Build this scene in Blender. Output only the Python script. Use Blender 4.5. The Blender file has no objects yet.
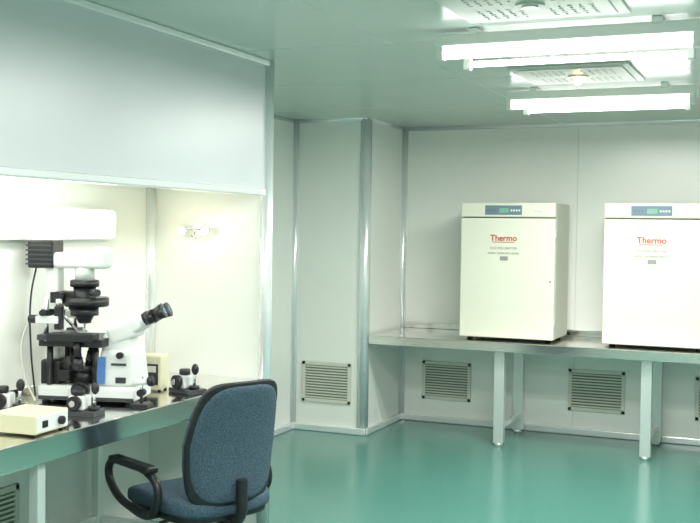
import bpy, bmesh, math, random
from mathutils import Vector, Matrix
random.seed(4)
S=bpy.context.scene
COL=S.collection
try:
    S.view_settings.view_transform='Standard'
except Exception: pass

# ---------------- materials ----------------
def mat(name,col,rough=.5,metal=0.,noise=0.,nscale=20.,bump=0.,bscale=60.,emis=None,estr=0.,spec=.5,stretch=None):
    m=bpy.data.materials.new(name); m.use_nodes=True
    nt=m.node_tree; b=nt.nodes['Principled BSDF']
    b.inputs['Base Color'].default_value=(*col,1); b.inputs['Roughness'].default_value=rough
    b.inputs['Metallic'].default_value=metal
    b.inputs['Specular IOR Level'].default_value=spec
    tc=nt.nodes.new('ShaderNodeTexCoord'); mp=nt.nodes.new('ShaderNodeMapping')
    nt.links.new(tc.outputs['Object'],mp.inputs[0])
    if stretch: mp.inputs['Scale'].default_value=stretch
    if noise>0:
        n=nt.nodes.new('ShaderNodeTexNoise'); n.inputs['Scale'].default_value=nscale; n.inputs['Detail'].default_value=4
        r=nt.nodes.new('ShaderNodeValToRGB')
        r.color_ramp.elements[0].position=.3; r.color_ramp.elements[1].position=.7
        r.color_ramp.elements[0].color=(*[max(0,c*(1-noise)) for c in col],1)
        r.color_ramp.elements[1].color=(*[min(1,c*(1+noise)) for c in col],1)
        nt.links.new(mp.outputs[0],n.inputs[0]); nt.links.new(n.outputs[0],r.inputs[0]); nt.links.new(r.outputs[0],b.inputs['Base Color'])
    if bump>0:
        n2=nt.nodes.new('ShaderNodeTexNoise'); n2.inputs['Scale'].default_value=bscale
        bp=nt.nodes.new('ShaderNodeBump'); bp.inputs['Strength'].default_value=bump; bp.inputs['Distance'].default_value=.004
        nt.links.new(mp.outputs[0],n2.inputs[0]); nt.links.new(n2.outputs[0],bp.inputs['Height']); nt.links.new(bp.outputs[0],b.inputs['Normal'])
    if emis:
        b.inputs['Emission Color'].default_value=(*emis,1); b.inputs['Emission Strength'].default_value=estr
    return m
M={}
M['wall']=mat('wall_panel',(.86,.87,.83),.26,noise=.012,nscale=3,bump=.05,bscale=3)
M['bulk']=mat('bulkhead_panel',(.62,.64,.67),.33,noise=.02,nscale=3)
M['ceil']=mat('ceiling_panel',(.58,.64,.60),.26,noise=.02,nscale=3,bump=.04,bscale=3)
M['floor']=mat('floor_vinyl',(.085,.25,.21),.2,noise=.06,nscale=60,bump=.04,bscale=8)
M['alu']=mat('aluminium_trim',(.86,.89,.90),.25,metal=.5)
M['seam']=mat('panel_seam',(.66,.69,.66),.5)
M['steel']=mat('stainless_steel',(.80,.79,.77),.13,metal=1,noise=.1,nscale=14,stretch=(1,8,8))
M['leg']=mat('leg_metal',(.74,.77,.76),.3,metal=.55)
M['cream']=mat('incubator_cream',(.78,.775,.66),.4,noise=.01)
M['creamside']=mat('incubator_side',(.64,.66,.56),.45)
M['gasket']=mat('gasket',(.25,.27,.25),.6)
M['disp']=mat('display_panel',(.14,.2,.22),.3)
M['dispb']=mat('display_blue',(.16,.24,.30),.3)
M['lcd']=mat('lcd',(.2,.42,.32),.3,emis=(.2,.6,.4),estr=.05)
M['red']=mat('label_red',(.55,.08,.05),.5)
M['txt']=mat('label_text',(.3,.3,.28),.6)
M['white']=mat('white_enamel',(.72,.74,.73),.3)
M['beige']=mat('beige_enamel',(.66,.63,.44),.4)
M['black']=mat('black_plastic',(.012,.013,.015),.4,noise=.1)
M['dgrey']=mat('dark_grey_metal',(.05,.055,.06),.35,metal=.3)
M['chrome']=mat('chrome',(.75,.77,.78),.15,metal=1)
M['glass']=mat('lens_glass',(.1,.15,.25),.05)
M['blue']=mat('chair_fabric',(.048,.085,.120),.9,noise=.45,nscale=160,bump=.5,bscale=250)
M['bluelab']=mat('blue_sticker',(.08,.2,.5),.4)
M['vent']=mat('vent_paint',(.64,.66,.58),.45)
M['dplate']=mat('diffuser_plate',(.5,.54,.48),.4)
M['dark']=mat('vent_void',(.16,.17,.14),.8)
M['tube']=mat('fluorescent_tube',(1,1,1),.3,emis=(1,1,.96),estr=10)
M['niche']=mat('niche_lamp_diffuser',(1,1,1),.3,emis=(1,1,.86),estr=6.)
M['warm']=mat('warm_bulb',(1,.9,.7),.3,emis=(1,.7,.35),estr=14)
M['warm2']=mat('glint_bulb',(1,.95,.8),.3,emis=(1,.82,.42),estr=5)  # glow standing in for reflected spots on the niche end panel
M['fix']=mat('fixture_white',(.8,.82,.77),.25)
M['cable']=mat('cable_white',(.6,.6,.56),.5)

# ---------------- helpers ----------------
def link(o,parent=None):
    COL.objects.link(o)
    if parent: o.parent=parent
    return o
def empty(name,loc,rz=0.):
    e=bpy.data.objects.new(name,None); e.location=loc; e.rotation_euler=(0,0,rz); e.empty_display_size=.1
    COL.objects.link(e); return e
def from_bm(name,bm,m,parent=None,smooth=False):
    me=bpy.data.meshes.new(name)
    bmesh.ops.recalc_face_normals(bm,faces=bm.faces)
    bm.to_mesh(me); bm.free()
    if m: me.materials.append(M[m] if isinstance(m,str) else m)
    for p in me.polygons: p.use_smooth=smooth
    o=bpy.data.objects.new(name,me); return link(o,parent)
def box(name,lo,hi,m,parent=None,bev=0.,rot=None,seg=2,taper=None):
    lo=Vector(lo);hi=Vector(hi);c=(lo+hi)/2;s=hi-lo
    bm=bmesh.new(); bmesh.ops.create_cube(bm,size=1)
    for v in bm.verts:
        v.co=Vector((v.co.x*s.x,v.co.y*s.y,v.co.z*s.z))
        if taper and v.co.z>0: v.co.x*=taper[0]; v.co.y*=taper[1]
    if bev>0: bmesh.ops.bevel(bm,geom=bm.edges[:],offset=bev,segments=seg,affect='EDGES',profile=.5)
    o=from_bm(name,bm,m,parent); o.location=c
    if rot: o.rotation_euler=rot
    return o
def cyl(name,p0,p1,r,m,parent=None,r2=None,seg=24,bev=0.):
    p0=Vector(p0);p1=Vector(p1);d=p1-p0
    bm=bmesh.new()
    bmesh.ops.create_cone(bm,cap_ends=True,segments=seg,radius1=r,radius2=r if r2 is None else r2,depth=d.length)
    if bev>0:
        ed=[e for e in bm.edges if abs(e.verts[0].co.z-e.verts[1].co.z)<1e-6]
        bmesh.ops.bevel(bm,geom=ed,offset=bev,segments=2,affect='EDGES')
    o=from_bm(name,bm,m,parent)
    for p in o.data.polygons:
        p.use_smooth=abs(p.normal.z)<.9
    o.location=(p0+p1)/2; o.rotation_mode='QUATERNION'; o.rotation_quaternion=d.to_track_quat('Z','Y')
    return o
def tube(name,pts,r,m,parent=None,cyclic=False,sx=1.):
    cu=bpy.data.curves.new(name,'CURVE'); cu.dimensions='3D'; cu.bevel_depth=r; cu.bevel_resolution=4; cu.resolution_u=8; cu.use_fill_caps=True
    sp=cu.splines.new('BEZIER'); sp.bezier_points.add(len(pts)-1)
    for b,p in zip(sp.bezier_points,pts):
        b.co=p; b.handle_left_type=b.handle_right_type='AUTO'
    sp.use_cyclic_u=cyclic
    o=bpy.data.objects.new(name+'_tmp',cu); COL.objects.link(o)
    dg=bpy.context.evaluated_depsgraph_get(); me=bpy.data.meshes.new_from_object(o.evaluated_get(dg))
    bpy.data.objects.remove(o)
    me.name=name; me.materials.clear(); me.materials.append(M[m])
    for p in me.polygons: p.use_smooth=True
    return link(bpy.data.objects.new(name,me),parent)
def sell(name,c,size,e1,e2,m,parent=None,deform=None,nu=40,nv=24):
    bm=bmesh.new()
    f=lambda t,e: math.copysign(abs(t)**e,t)
    rows=[]
    for j in range(1,nv):
        v=-math.pi/2+math.pi*j/nv; row=[]
        for i in range(nu):
            u=2*math.pi*i/nu
            x=size[0]*f(math.cos(v),e1)*f(math.cos(u),e2);y=size[1]*f(math.cos(v),e1)*f(math.sin(u),e2);z=size[2]*f(math.sin(v),e1)
            row.append(bm.verts.new((x,y,z)))
        rows.append(row)
    t=bm.verts.new((0,0,size[2]));b=bm.verts.new((0,0,-size[2]))
    for a,bb in zip(rows[:-1],rows[1:]):
        for i in range(nu): bm.faces.new((a[i],a[(i+1)%nu],bb[(i+1)%nu],bb[i]))
    for i in range(nu):
        bm.faces.new((rows[0][(i+1)%nu],rows[0][i],b)); bm.faces.new((rows[-1][i],rows[-1][(i+1)%nu],t))
    if deform:
        for v in bm.verts: v.co=Vector(deform(v.co))
    o=from_bm(name,bm,m,parent,True); o.location=c; return o
def text(name,s,loc,size,m,parent,rot,ext=.0006):
    cu=bpy.data.curves.new(name,'FONT'); cu.body=s; cu.size=size; cu.align_x='CENTER'; cu.align_y='CENTER'; cu.extrude=ext
    if name=='logo_text': cu.offset=.0012
    o=bpy.data.objects.new('t',cu); COL.objects.link(o)
    dg=bpy.context.evaluated_depsgraph_get(); me=bpy.data.meshes.new_from_object(o.evaluated_get(dg)); bpy.data.objects.remove(o)
    me.materials.clear(); me.materials.append(M[m])
    o=link(bpy.data.objects.new(name,me),parent); o.location=loc; o.rotation_euler=rot; return o

H=2.454; XR=1.9; YF=-1.6; YB=8.3; XL=-3.70; XH=-2.53; XN=-3.23; YE=4.79
# ---------------- shell ----------------
box('floor',(XL-.1,YF-.1,-.1),(XR+.1,YB+.1,0),'floor')
box('ceiling',(XL-.1,YF-.1,H),(XR+.1,YB+.1,H+.1),'ceil')
box('wall_back',(XL-.1,YB,0),(XR+.1,YB+.1,H),'wall')
box('wall_left',(XL-.1,YE+.06,0),(XL,YB,H),'wall')
box('wall_right',(XR,YF,0),(XR+.1,YB,H),'wall')
box('wall_front',(XL-.1,YF-.1,0),(XR+.1,YF,H),'wall')
box('wall_niche_back',(XN-.1,YF,0),(XN,YE,H),'wall')
box('wall_niche_end',(XL-.1,YE,0),(XH-.01,YE+.06,H),'wall')
box('wall_column',(XL,7.5,0),(-3.08,YB,H),'wall')
box('wall_bulkhead',(XH-.05,YF,1.79),(XH,YE,H),'bulk')
box('ceiling_niche',(XN,YF,1.84),(XH-.05,YE,1.88),'wall')
n=[0]
def trim(lo,hi,m='alu',bev=.006):
    n[0]+=1; return box('trim_%d'%n[0],lo,hi,m,bev=bev)
def trimc(p0,p1,r,m='alu'):
    n[0]+=1; return cyl('trim_%d'%n[0],p0,p1,r,m,seg=24)
trim((XH-.055,YF,1.765),(XH+.006,YE,1.80))
trim((XH-.01,YF,H-.03),(XH+.02,YE+.02,H))
trimc((XH-.005,YE+.02,0),(XH-.005,YE+.02,H),.034)
trimc((XN+.01,YE-.01,.82),(XN+.01,YE-.01,1.84),.03)
trimc((-3.10,7.52,0),(-3.10,7.52,H),.045)
trimc((-3.08+.005,YB-.005,0),(-3.08+.005,YB-.005,H),.035)
trimc((XL+.005,7.495,0),(XL+.005,7.495,H),.03)
def trimh(p0,p1,r=.03): trimc(p0,p1,r)
trimh((-3.08,YB,H),(XR,YB,H)); trimh((XL,7.5,H),(-3.08,7.5,H),.025); trimh((-3.08,7.5,H),(-3.08,YB,H),.025); trimh((XL,YE,H),(XL,7.5,H),.025)
def base(name,lo,hi): box(name,lo,hi,'alu',bev=.008)
base('baseboard_back',(-3.08,YB-.03,0),(XR,YB,.055))
base('baseboard_left',(XL,YE+.06,0),(XL+.03,7.5,.055))
base('baseboard_column_front',(XL,7.47,0),(-3.06,7.5,.055))
base('baseboard_column_side',(-3.08,7.5,0),(-3.05,YB,.055))
base('baseboard_right',(XR-.03,YF,0),(XR,YB,.055))
base('baseboard_niche',(XN,YF,0),(XN+.03,YE,.055))
k=0
def seam(lo,hi):
    global k; k+=1; box('trim_seam_%d'%k,lo,hi,'seam')
for x in (-1.62,-.42,.78): seam((x-.003,YB-.003,.055),(x+.003,YB,H-.03))
for y in (.2,1.4): seam((XH,y-.003,1.8),(XH+.002,y+.003,H-.03))
for y in (1.0,3.0): seam((XN,y-.003,.05),(XN+.002,y+.003,1.84))
for y in (.9,2.1,3.3,4.5,5.7,6.9): seam((XH+.02 if y<YE else XL,y-.002,H-.001),(XR,y+.002,H))
for x in (-1.75,-.2,1.2): seam((x-.002,YF,H-.001),(x+.002,YB,H))
trim((XN,1.0,.82),(XN+.012,YE,.86),'steel',.003)
trim((-3.045,YB-.02,.78),(XR,YB,.83),'steel',.003)

# ---------------- air return vents ----------------
def vent(x0,x1,z0,z1,loc,rz):
    e=empty('air_vent',loc,rz); w=x1-x0;h=z1-z0
    box('backing',(0,-.004,0),(w,0,h),'dark',e)
    t=.028
    box('frame_bottom',(0,-.014,0),(w,0,t),'vent',e,.003); box('frame_top',(0,-.014,h-t),(w,0,h),'vent',e,.003)
    box('frame_l',(0,-.014,0),(t,0,h),'vent',e,.003); box('frame_r',(w-t,-.014,0),(w,0,h),'vent',e,.003)
    N=12
    for i in range(N):
        z=t+(h-2*t)*(i+.5)/N
        box('slat_%d'%i,(t,-.013,z-.006),(w-t,-.003,z+.005),'vent',e)
vent(0,.42,0,.32,(-2.88,YB,.19),0)
vent(0,.44,0,.33,(-1.66,YB,.19),0)
vent(0,.44,0,.33,(-.70,YB,.19),0)
vent(0,.42,0,.32,(-3.61,7.5,.23),0)
vent(0,.45,0,.33,(XN,3.3,.1),math.radians(90))

# ---------------- ceiling lights ----------------
LP=58
def fixture(x0,y,L=1.05):
    e=empty('fluorescent_ceiling_light',(x0,y,H))
    for q,xx in enumerate((.15,L-.15)): box('mount_%d'%q,(xx-.02,-.01,-.03),(xx+.02,.35,0),'fix',e,.004)
    for j,yy in enumerate((.03,.33)):
        x1,x2=(0,L) if j==0 else (.03,L-.05)
        box('batten_%d'%j,(x1-.02,yy-.03,-.07),(x2+.02,yy+.03,-.02),'fix',e,.006)
        cyl('tube_%d'%j,(x1+.02,yy,-.10),(x2-.02,yy,-.10),.022 if j==0 else .013,'tube',e)
        for q,xx in enumerate((x1,x2)):
            box('socket_%d_%d'%(j,q),(xx-.015,yy-.025,-.125),(xx+.015,yy+.025,-.05),'fix',e,.004)
        l=bpy.data.lights.new('tube_glow','AREA'); l.shape='RECTANGLE'; l.size=L*.93; l.size_y=.03; l.energy=LP/2; l.color=(.985,1,.94)
        o=bpy.data.objects.new('tube_glow',l); link(o,e); o.location=(L/2,yy,-.124)
fixture(-1.44,4.29); fixture(-1.63,6.18)
fixture(-1.3,2.2); fixture(-1.3,.2)

def diffuser(x0,y0,w,d,bulb):
    e=empty('ceiling_air_diffuser',(x0,y0,H))
    box('plate',(0,0,-.012),(w,d,0),'dplate',e,.004)
    box('inner_plate',(.04,.04,-.018),(w-.04,d-.04,-.010),'dplate',e,.003)
    bm=bmesh.new()
    nx=14;ny=14
    for i in range(nx):
        for j in range(ny):
            if i in(0,13,6,7) or j in (0,13,6,7): continue
            u=.05+(w-.1)*(i+.5)/nx; v=.05+(d-.1)*(j+.5)/ny
            if math.hypot(u-w/2,v-d/2)<.09: continue
            mt=Matrix.Translation((u,v,-.019))@Matrix.Rotation((i+j)%2*math.pi/2,4,'Z')@Matrix.Diagonal((1,.4,1,1))
            bmesh.ops.create_circle(bm,cap_ends=True,segments=10,radius=.012,matrix=mt)
    from_bm('perforations',bm,'dark',e)
    cyl('centre_ring',(w/2,d/2,-.024),(w/2,d/2,-.015),.055,'dplate',e)
    if bulb: sell('spot_bulb',(w/2,d/2,-.04),(.026,.026,.026),1,1,'warm',e,nu=16,nv=10)
    else: cyl('cap',(w/2,d/2,-.03),(w/2,d/2,-.024),.03,'fix',e)
diffuser(-1.26,3.55,.64,.6,False)
diffuser(-1.43,5.38,.62,.62,True)

# ---------------- niche lights ----------------
e=empty('wall_light_box',(XN,2.6,1.53))
box('housing',(0,0,0),(.05,1.8,.15),'fix',e,.006)
box('diffuser',(.045,.02,.01),(.075,1.78,.14),'niche',e,.012)
box('bracket',(0,.5,-.12),(.04,.98,-.06),'alu',e,.004)
box('bracket_stem',(0,.7,-.07),(.02,.76,.0),'alu',e,.002)
e=empty('niche_fill_tube',(-2.85,1.6,1.84))  # added tube with no known source, put in to light the niche
box('housing',(-.05,0,-.02),(.05,2.5,0),'fix',e,.004)
cyl('tube',(0,.03,-.035),(0,2.47,-.035),.014,'tube',e)
l=bpy.data.lights.new('g2','AREA'); l.shape='RECTANGLE'; l.size=.08; l.size_y=2.4; l.energy=4.; l.color=(.93,.99,1)  # fill light under the added tube
o=bpy.data.objects.new('glow',l); link(o,e); o.location=(0,1.25,-.055)

e=empty('wall_glint_fitting',(-2.92,YE,1.585))  # made-up fitting: glowing bulbs stand in for bright spots reflected in the panel
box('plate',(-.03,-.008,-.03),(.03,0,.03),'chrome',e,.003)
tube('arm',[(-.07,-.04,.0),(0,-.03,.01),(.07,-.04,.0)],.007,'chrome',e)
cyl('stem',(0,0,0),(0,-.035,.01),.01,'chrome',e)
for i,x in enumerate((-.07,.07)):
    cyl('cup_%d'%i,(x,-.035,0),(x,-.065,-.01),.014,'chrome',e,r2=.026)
    sell('bulb_%d'%i,(x,-.066,-.01),(.019,.014,.019),1,1,'warm2',e,nu=16,nv=10)  # emissive blob in place of a reflected spot
    l=bpy.data.lights.new('bulb_glow','POINT'); l.energy=.35; l.shadow_soft_size=.02; l.color=(1,.85,.5)  # point light added along with the made-up fitting
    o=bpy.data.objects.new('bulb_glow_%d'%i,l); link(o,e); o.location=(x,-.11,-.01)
tube('glint_rim',[(-.03,-.03,-.03),(0,-.05,-.045),(.03,-.03,-.03)],.005,'chrome',e)

# ---------------- left workbench ----------------
e=empty('steel_workbench',(XN,1.0,0))
W=XH-XN; L=YE-1.0
box('top',(0.013,0,.79),(W,L,.82),'steel',e,.004)
box('apron',(W-.012,0,.725),(W+.004,L,.82),'steel',e,.004)
for i,y in enumerate((.08,2.1,3.25)):
    box('leg_front_%d'%i,(W-.07,y-.022,0.02),(W-.025,y+.022,.79),'leg',e,.005)
    box('leg_back_%d'%i,(.045,y-.022,0.02),(.09,y+.022,.79),'leg',e,.005)
    box('side_rail_%d'%i,(.06,y-.015,.14),(W-.05,y+.015,.17),'leg',e,.004)
    for q,x in enumerate((.067,W-.047)): cyl('foot_%d_%d'%(i,q),(x,y,0),(x,y,.025),.025,'dgrey',e)
box('back_rail',(.05,.08,.14),(.08,3.25,.17),'leg',e,.004)

# ---------------- right bench ----------------
e=empty('steel_lab_bench',(-3.045,7.5,0))
L=XR+3.045-.04
box('top',(0,0,.75),(L,.77,.78),'steel',e,.004)
box('apron',(0,-.008,.712),(L,.01,.78),'steel',e,.004)
for i,X in enumerate((-2.03,-.97,.10,1.15,)):
    x=X+3.045
    box('leg_front_%d'%i,(x-.038,.07,.02),(x+.038,.13,.75),'leg',e,.005)
    box('leg_back_%d'%i,(x-.038,.65,.02),(x+.038,.71,.75),'leg',e,.005)
    box('rail_low_%d'%i,(x-.018,.1,.12),(x+.018,.68,.155),'leg',e,.004)
    box('rail_top_%d'%i,(x-.015,.1,.68),(x+.015,.68,.75),'leg',e,.004)
    for q,y in enumerate((.1,.68)): cyl('foot_%d_%d'%(i,q),(x,y,0),(x,y,.025),.032,'leg',e)
box('wall_bracket',(0,.1,.68),(.03,.7,.75),'leg',e,.004)

# ---------------- incubators ----------------
def incubator(x,y,z):
    e=empty('laboratory_incubator',(x,y,z)); w=.72;d=.5;h=1.03
    for i,(a,b) in enumerate(((.06,.1),(w-.06,.1),(.06,d-.06),(w-.06,d-.06))): cyl('foot_%d'%i,(a,b,0),(a,b,.03),.022,'black',e)
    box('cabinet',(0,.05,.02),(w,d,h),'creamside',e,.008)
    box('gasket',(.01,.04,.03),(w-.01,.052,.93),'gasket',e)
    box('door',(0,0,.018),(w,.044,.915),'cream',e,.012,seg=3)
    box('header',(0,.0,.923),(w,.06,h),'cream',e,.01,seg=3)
    box('control_panel',(.19,-.004,.94),(.47,.002,1.01),'dispb',e,.002)
    box('lcd',(.30,-.006,.955),(.37,-.003,.99),'lcd',e,.001)
    for i in range(4): box('button_%d'%i,(.385+.02*i,-.006,.965),(.398+.02*i,-.003,.98),'white',e,.001)
    for i in range(3): box('led_%d'%i,(.21+.025*i,-.006,.965),(.225+.025*i,-.003,.98),'disp',e,.001)
    box('logo_mark',(.56,-.003,.96),(.62,.001,.975),'vent',e,.001)
    cyl('lock',(w-.03,-.006,.45),(w-.03,.0,.45),.008,'chrome',e)
    text('logo_text','Thermo',(.335,-.002,.765),.062,'red',e,(math.radians(90),0,0))
    box('logo_rule',(.25,-.002,.733),(.42,0,.738),'red',e)
    text('caption_text','CO2 INCUBATOR',(.335,-.002,.69),.026,'txt',e,(math.radians(90),0,0))
    text('caption_text_small','water jacketed series',(.335,-.002,.655),.028,'txt',e,(math.radians(90),0,0))
    box('rating_plate',(.31,-.003,.60),(.37,0,.63),'txt',e,.001)
    for i in range(2): box('hinge_%d'%i,(w-.003,.01,.12+.65*i),(w+.006,.06,.17+.65*i),'creamside',e,.002)
incubator(-2.37,7.65,.781); incubator(-1.30,7.65,.781)

# ---------------- inverted microscope ----------------
e=empty('inverted_microscope',(-2.87,3.86,.82),math.radians(15)); e.scale=(1.04,1.04,1.02)
B=lambda n,lo,hi,m,bev=.006,**k: box(n,lo,hi,m,e,bev,**k)
C=lambda n,a,b,r,m,**k: cyl(n,a,b,r,m,e,**k)
B('base',(-.23,-.11,.012),(.20,.11,.075),'white',.014,seg=3)
B('base_skirt',(-.225,-.112,.012),(.195,.112,.03),'dgrey',.004)
for i,(a,b) in enumerate(((-.2,-.08),(-.2,.08),(.17,-.08),(.17,.08))): C('foot_%d'%i,(a,b,0),(a,b,.014),.018,'black')
B('front_body',(.02,-.09,.07),(.20,.09,.23),'white',.018,seg=3,taper=(.82,.9))
B('front_neck',(.03,-.065,.2),(.165,.065,.30),'white',.016,seg=3,taper=(.85,.9))
B('side_sticker',(.03,-.0945,.085),(.065,-.088,.20),'bluelab',.001,rot=(math.radians(-4),0,0))
B('side_window',(.11,-.094,.09),(.155,-.086,.115),'dgrey',.002)
B('logo_strip',(.09,-.092,.165),(.155,-.085,.175),'dgrey',.001,rot=(math.radians(-4),0,0))
C('body_knob',(.13,-.085,.21),(.13,-.105,.21),.014,'black')
B('head_block',(.06,-.07,.265),(.18,.07,.345),'white',.018,seg=3,rot=(0,math.radians(-22),0))
B('head_prism',(.11,-.068,.295),(.21,.068,.36),'white',.016,seg=3,rot=(0,math.radians(-35),0))
for i,s in enumerate((-1,1)):
    a=Vector((.17,s*.034,.34)); dr=Vector((.82,0,.40)).normalized()
    C('ocular_tube_%d'%i,a,a+dr*.05,.028,'white')
    C('ocular_%d'%i,a+dr*.04,a+dr*.10,.027,'black',bev=.003)
    C('ocular_ring_%d'%i,a+dr*.06,a+dr*.072,.030,'dgrey')
    C('eyecup_%d'%i,a+dr*.095,a+dr*.145,.025,'black',r2=.033)
    C('ocular_lens_%d'%i,a+dr*.144,a+dr*.147,.016,'glass')
AX=-.065
C('focus_block',(AX,0,.075),(AX,0,.13),.06,'black')
B('nosepiece_arm',(AX,-.035,.09),(.04,.035,.15),'black',.006)
C('nosepiece',(AX,0,.13),(AX,0,.155),.065,'dgrey')
for i in range(6):
    a=math.radians(60*i+20); p=Vector((AX+.038*math.cos(a),.038*math.sin(a),.15)); q=p+Vector((.014*math.cos(a),.014*math.sin(a),.055+.015*(i%2)))
    C('objective_%d'%i,p,q,.016,'black' if i%2 else 'chrome',r2=.011); C('objective_band_%d'%i,p+(q-p)*.4,p+(q-p)*.5,.0158,'dgrey')
    C('objective_tip_%d'%i,q,q+(q-p)*.15,.009,'black')
B('rear_body',(-.23,-.08,.07),(-.14,.08,.18),'black',.012)
B('filter_block',(-.15,-.095,.09),(-.09,-.04,.14),'black',.005)
for i,(a,b) in enumerate(((-.18,-.09),(-.18,.09),(.02,-.085),(.02,.085))): C('stage_post_%d'%i,(a,b,.07),(a,b,.26),.013,'black')
B('stage',(-.21,-.14,.245),(.068,.14,.28),'black',.004)
B('stage_clamp',(-.19,-.12,.28),(-.10,.12,.292),'dgrey',.003)
C('stage_insert',(AX,0,.28),(AX,0,.284),.06,'chrome')
B('mechanical_stage',(-.16,-.18,.272),(.045,-.11,.306),'black',.004)
C('stage_knob_a',(-.03,-.155,.20),(-.03,-.155,.272),.015,'black'); C('stage_knob_b',(-.03,-.155,.155),(-.03,-.155,.198),.021,'black')
C('dish',(AX,0,.284),(AX,0,.294),.035,'white')
for s in (-1,1):
    C('focus_coarse_%d'%s,(-.03,s*.108,.06),(-.03,s*.14,.06),.038,'black',bev=.003); C('focus_fine_%d'%s,(-.03,s*.14,.06),(-.03,s*.17,.06),.024,'dgrey',bev=.003)
B('pillar',(-.235,-.034,.07),(-.165,.034,.60),'white',.010,taper=(.85,1))
B('arm',(-.22,-.05,.575),(.03,.05,.645),'white',.022,seg=3)
C('arm_lens',(AX,0,.52),(AX,0,.60),.042,'white',bev=.004)
B('arm_tip',(-.03,-.048,.575),(.05,.048,.67),'white',.024,seg=3)
B('lamp_house',(-.30,-.06,.575),(-.185,.06,.70),'black',.01)
for i in range(5): B('lamp_fin_%d'%i,(-.305,-.064,.59+.02*i),(-.19,.064,.596+.02*i),'dgrey',.001)
C('field_filter',(AX,0,.495),(AX,0,.525),.062,'black',bev=.003)
B('condenser_bracket',(-.21,-.035,.42),(AX,.035,.475),'black',.006)
C('condenser_tube',(AX,0,.385),(AX,0,.50),.048,'black')
C('condenser_turret',(AX+.01,0,.41),(AX+.01,0,.45),.094,'black',bev=.004,seg=32)
C('condenser_ring',(AX,0,.37),(AX,0,.405),.06,'dgrey')
C('condenser_lens',(AX,0,.335),(AX,0,.378),.024,'black',r2=.046)
C('condenser_knob',(-.16,-.03,.452),(-.16,-.075,.452),.024,'black',bev=.003)
C('condenser_knob_b',(-.01,-.06,.475),(.03,-.09,.475),.016,'dgrey',bev=.002)
for s in (-1,1):
    k='_r' if s>0 else '_l'
    C('manip_post'+k,(-.17,s*.15,.27),(-.17,s*.15,.46),.010,'chrome')
    B('manip_base'+k,(-.20,min(s*.12,s*.18),.275),(-.14,max(s*.12,s*.18),.30),'dgrey',.004)
    B('manip_slide_x'+k,(-.21,s*.15-.024,.345),(-.11,s*.15+.024,.378),'white',.005)
    B('manip_slide_y'+k,(-.19,s*.15-.018,.378),(-.15,s*.15+.04,.405),'black',.005)
    B('manip_slide_z'+k,(-.13,s*.15-.018,.32),(-.10,s*.15+.018,.42),'black',.004)
    C('manip_motor'+k,(-.245,s*.15,.362),(-.205,s*.15,.362),.018,'black')
    C('manip_knob_z'+k,(-.115,s*.15,.42),(-.115,s*.15,.45),.014,'chrome')
    C('manip_knob_y'+k,(-.17,s*.15-.02,.392),(-.17,s*.15-.045,.392),.013,'black')
    C('manip_holder'+k,(-.11,s*.145,.39),(-.08,s*.03,.30),.006,'chrome')
    tube('manip_hose'+k,[(-.245,s*.15,.362),(-.27,s*.165,.27),(-.25,s*.18,.12),(-.20,s*.19,.02)],.004,'cable',e)
tube('power_cable',[(-.28,0,.60),(-.295,-.03,.45),(-.28,-.06,.22),(-.25,-.08,.02)],.004,'black',e)

def joystick(x,y,rz,sc=1.):
    e=empty('micromanipulator_joystick',(x,y,.82),rz); e.scale=(sc,)*3
    box('base',(-.07,-.05,0),(.07,.05,.02),'dgrey',e,.004)
    box('body',(-.05,-.035,.02),(.02,.035,.075),'white',e,.008)
    cyl('dial_side',(-.015,-.035,.05),(-.015,-.06,.05),.028,'black',e,bev=.003)
    cyl('dial_side_hub',(-.015,-.06,.05),(-.015,-.068,.05),.012,'chrome',e)
    cyl('dial_top',(-.02,0,.075),(-.02,0,.10),.024,'black',e,bev=.003)
    cyl('stick',(.045,0,.02),(.05,0,.10),.006,'chrome',e)
    sell('grip',(.05,0,.105),(.016,.016,.024),1,1,'black',e,nu=16,nv=10)
    cyl('ball',(.045,0,.02),(.045,0,.035),.022,'black',e)
    tube('hose',[(-.05,.0,.03),(-.09,.01,.012),(-.12,.03,.006)],.004,'cable',e)
joystick(-2.70,3.53,math.radians(10),1.05); joystick(-2.63,4.22,math.radians(-20),1.1); joystick(-3.0,3.42,math.radians(20),1.1)
e=empty('micromanipulator_controller',(-2.82,4.22,.82),math.radians(10))
box('case',(-.06,-.05,.008),(.06,.05,.17),'beige',e,.008); 
for i in range(4): cyl('foot_%d'%i,((-.045,.045)[i%2],(-.035,.035)[i//2],0),((-.045,.045)[i%2],(-.035,.035)[i//2],.01),.008,'black',e)
box('face',(-.045,-.053,.03),(.045,-.049,.13),'dgrey',e,.002)
for i in range(3): cyl('knob_%d'%i,(-.03+.03*i,-.053,.055),(-.03+.03*i,-.07,.055),.012,'black',e)
box('readout',(-.035,-.055,.09),(.035,-.052,.12),'vent',e,.001)
e=empty('injector_syringe_stand',(-2.60,3.80,.82),math.radians(15))
box('plate',(-.04,-.04,0),(.04,.04,.015),'black',e,.003); cyl('rod',(0,0,.015),(0,0,.13),.007,'chrome',e)
cyl('barrel',(-.04,0,.10),(.03,0,.11),.014,'white',e); cyl('dial',(.03,0,.11),(.055,0,.113),.022,'black',e,bev=.003)
cyl('clamp',(0,-.02,.06),(0,.02,.06),.016,'black',e)

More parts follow.
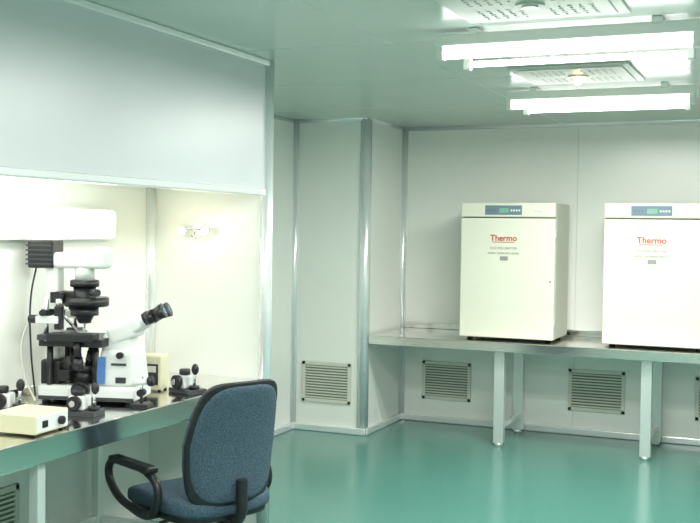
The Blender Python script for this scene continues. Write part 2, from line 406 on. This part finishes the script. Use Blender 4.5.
e=empty('power_supply_box',(-2.66,3.15,.82),math.radians(4))
box('case',(-.1,-.1,.008),(.1,.11,.08),'beige',e,.006)
for i in range(4): cyl('foot_%d'%i,((-.08,.08)[i%2],(-.08,.09)[i//2],0),((-.08,.08)[i%2],(-.08,.09)[i//2],.01),.01,'black',e)
box('front_panel',(.098,-.09,.015),(.103,.10,.072),'white',e,.002)
cyl('knob',(.103,.05,.042),(.12,.05,.042),.016,'black',e,bev=.002); box('switch',(.102,-.06,.03),(.108,-.03,.055),'black',e,.001)
tube('cable',[(-.1,0,.03),(-.15,.03,.01),(-.2,.05,.006)],.005,'cable',e)

# ---------------- office chair ----------------
e=empty('office_chair',(-2.37,3.94,0),math.radians(155))
sell('seat',(0.04,0,.42),(.275,.25,.048),.5,.45,'blue',e,deform=lambda c:(c.x,c.y,c.z-.02*max(0,c.x/.25)**3+ .25*c.y*c.y))
sell('seat_pan',(0.04,0,.39),(.26,.235,.03),.4,.45,'black',e)
def bd(off,sc):
    def f(c):
        y=c.y*sc;z=c.z*sc
        y*=1-.12*(z/.25) if z>0 else 1-.05*(-z/.25)
        x=c.x+off+ .9*y*y + .03*math.cos(z*6)
        return (x-.17*z,y,z)
    return f
bc=(-.265,0,.70)
sell('back_shell',bc,(.022,.225,.265),.35,.5,'black',e,deform=bd(-.004,1.0))
sell('back_cushion_front',bc,(.035,.225,.265),.5,.5,'blue',e,deform=bd(.02,.96))
sell('back_cushion_rear',bc,(.026,.225,.265),.5,.5,'blue',e,deform=bd(-.018,.94))
tube('back_bracket',[(-.02,0,.36),(-.18,0,.36),(-.27,0,.39),(-.285,0,.50),(-.285,0,.55)],.024,'black',e)
box('tilt_mechanism',(-.12,-.07,.335),(.1,.07,.38),'black',e,.008)
cyl('tilt_lever',(0,.05,.355),(0,.22,.345),.007,'black',e)
for s in (-1,1):
    y=s*.285; t='l' if s>0 else 'r'
    tube('armrest_'+t,[(-.02,y,.565),(.14,y,.58),(.28,y,.575),(.32,y,.52),(.26,y,.44),(.13,y-s*.01,.39),(.0,y-s*.01,.385),(-.07,y,.43),(-.085,y,.52)],.018,'black',e,cyclic=True)
    box('arm_pad_'+t,(-.05,y-.03,.57),(.28,y+.03,.60),'black',e,.012,seg=3)
    box('arm_mount_'+t,(-.0,min(y,s*.15),.365),(.08,max(y,s*.15),.385),'black',e,.004)
cyl('gas_column',(0,0,.1),(0,0,.26),.03,'black',e); cyl('gas_rod',(0,0,.26),(0,0,.345),.015,'chrome',e)
cyl('hub',(0,0,.08),(0,0,.14),.045,'black',e)
for i in range(5):
    a=math.radians(72*i+30); c,s_=math.cos(a),math.sin(a)
    tube('star_leg_%d'%i,[(0,0,.115),(.15*c,.15*s_,.105),(.29*c,.29*s_,.08)],.02,'black',e)
    cyl('caster_stem_%d'%i,(.28*c,.28*s_,.05),(.28*c,.28*s_,.085),.008,'chrome',e)
    for q,t in enumerate((-.016,.016)):
        px,py=.28*c-s_*t,.28*s_+c*t
        cyl('caster_%d_%d'%(i,q),(px+s_*.009,py-c*.009,.026),(px-s_*.009,py+c*.009,.026),.026,'black',e)

# ---------------- world, camera ----------------
w=bpy.data.worlds.new('World'); S.world=w; w.use_nodes=True
w.node_tree.nodes['Background'].inputs[0].default_value=(.8,.9,.85,1); w.node_tree.nodes['Background'].inputs[1].default_value=.3
psi=math.radians(23.2);p=math.radians(1.78);r=math.radians(.8)
F=Vector((-math.sin(psi)*math.cos(p),math.cos(psi)*math.cos(p),-math.sin(p)))
R=F.cross(Vector((0,0,1))).normalized(); U=R.cross(F)
R2=R*math.cos(r)+U*math.sin(r); U2=U*math.cos(r)-R*math.sin(r)
cam=bpy.data.cameras.new('camera'); cam.sensor_width=36; cam.lens=54; cam.clip_start=.05
co=bpy.data.objects.new('camera',cam); COL.objects.link(co)
mw=Matrix((R2,U2,-F)).transposed().to_4x4(); mw.translation=(0,0,1.6)
co.matrix_world=mw
S.camera=co
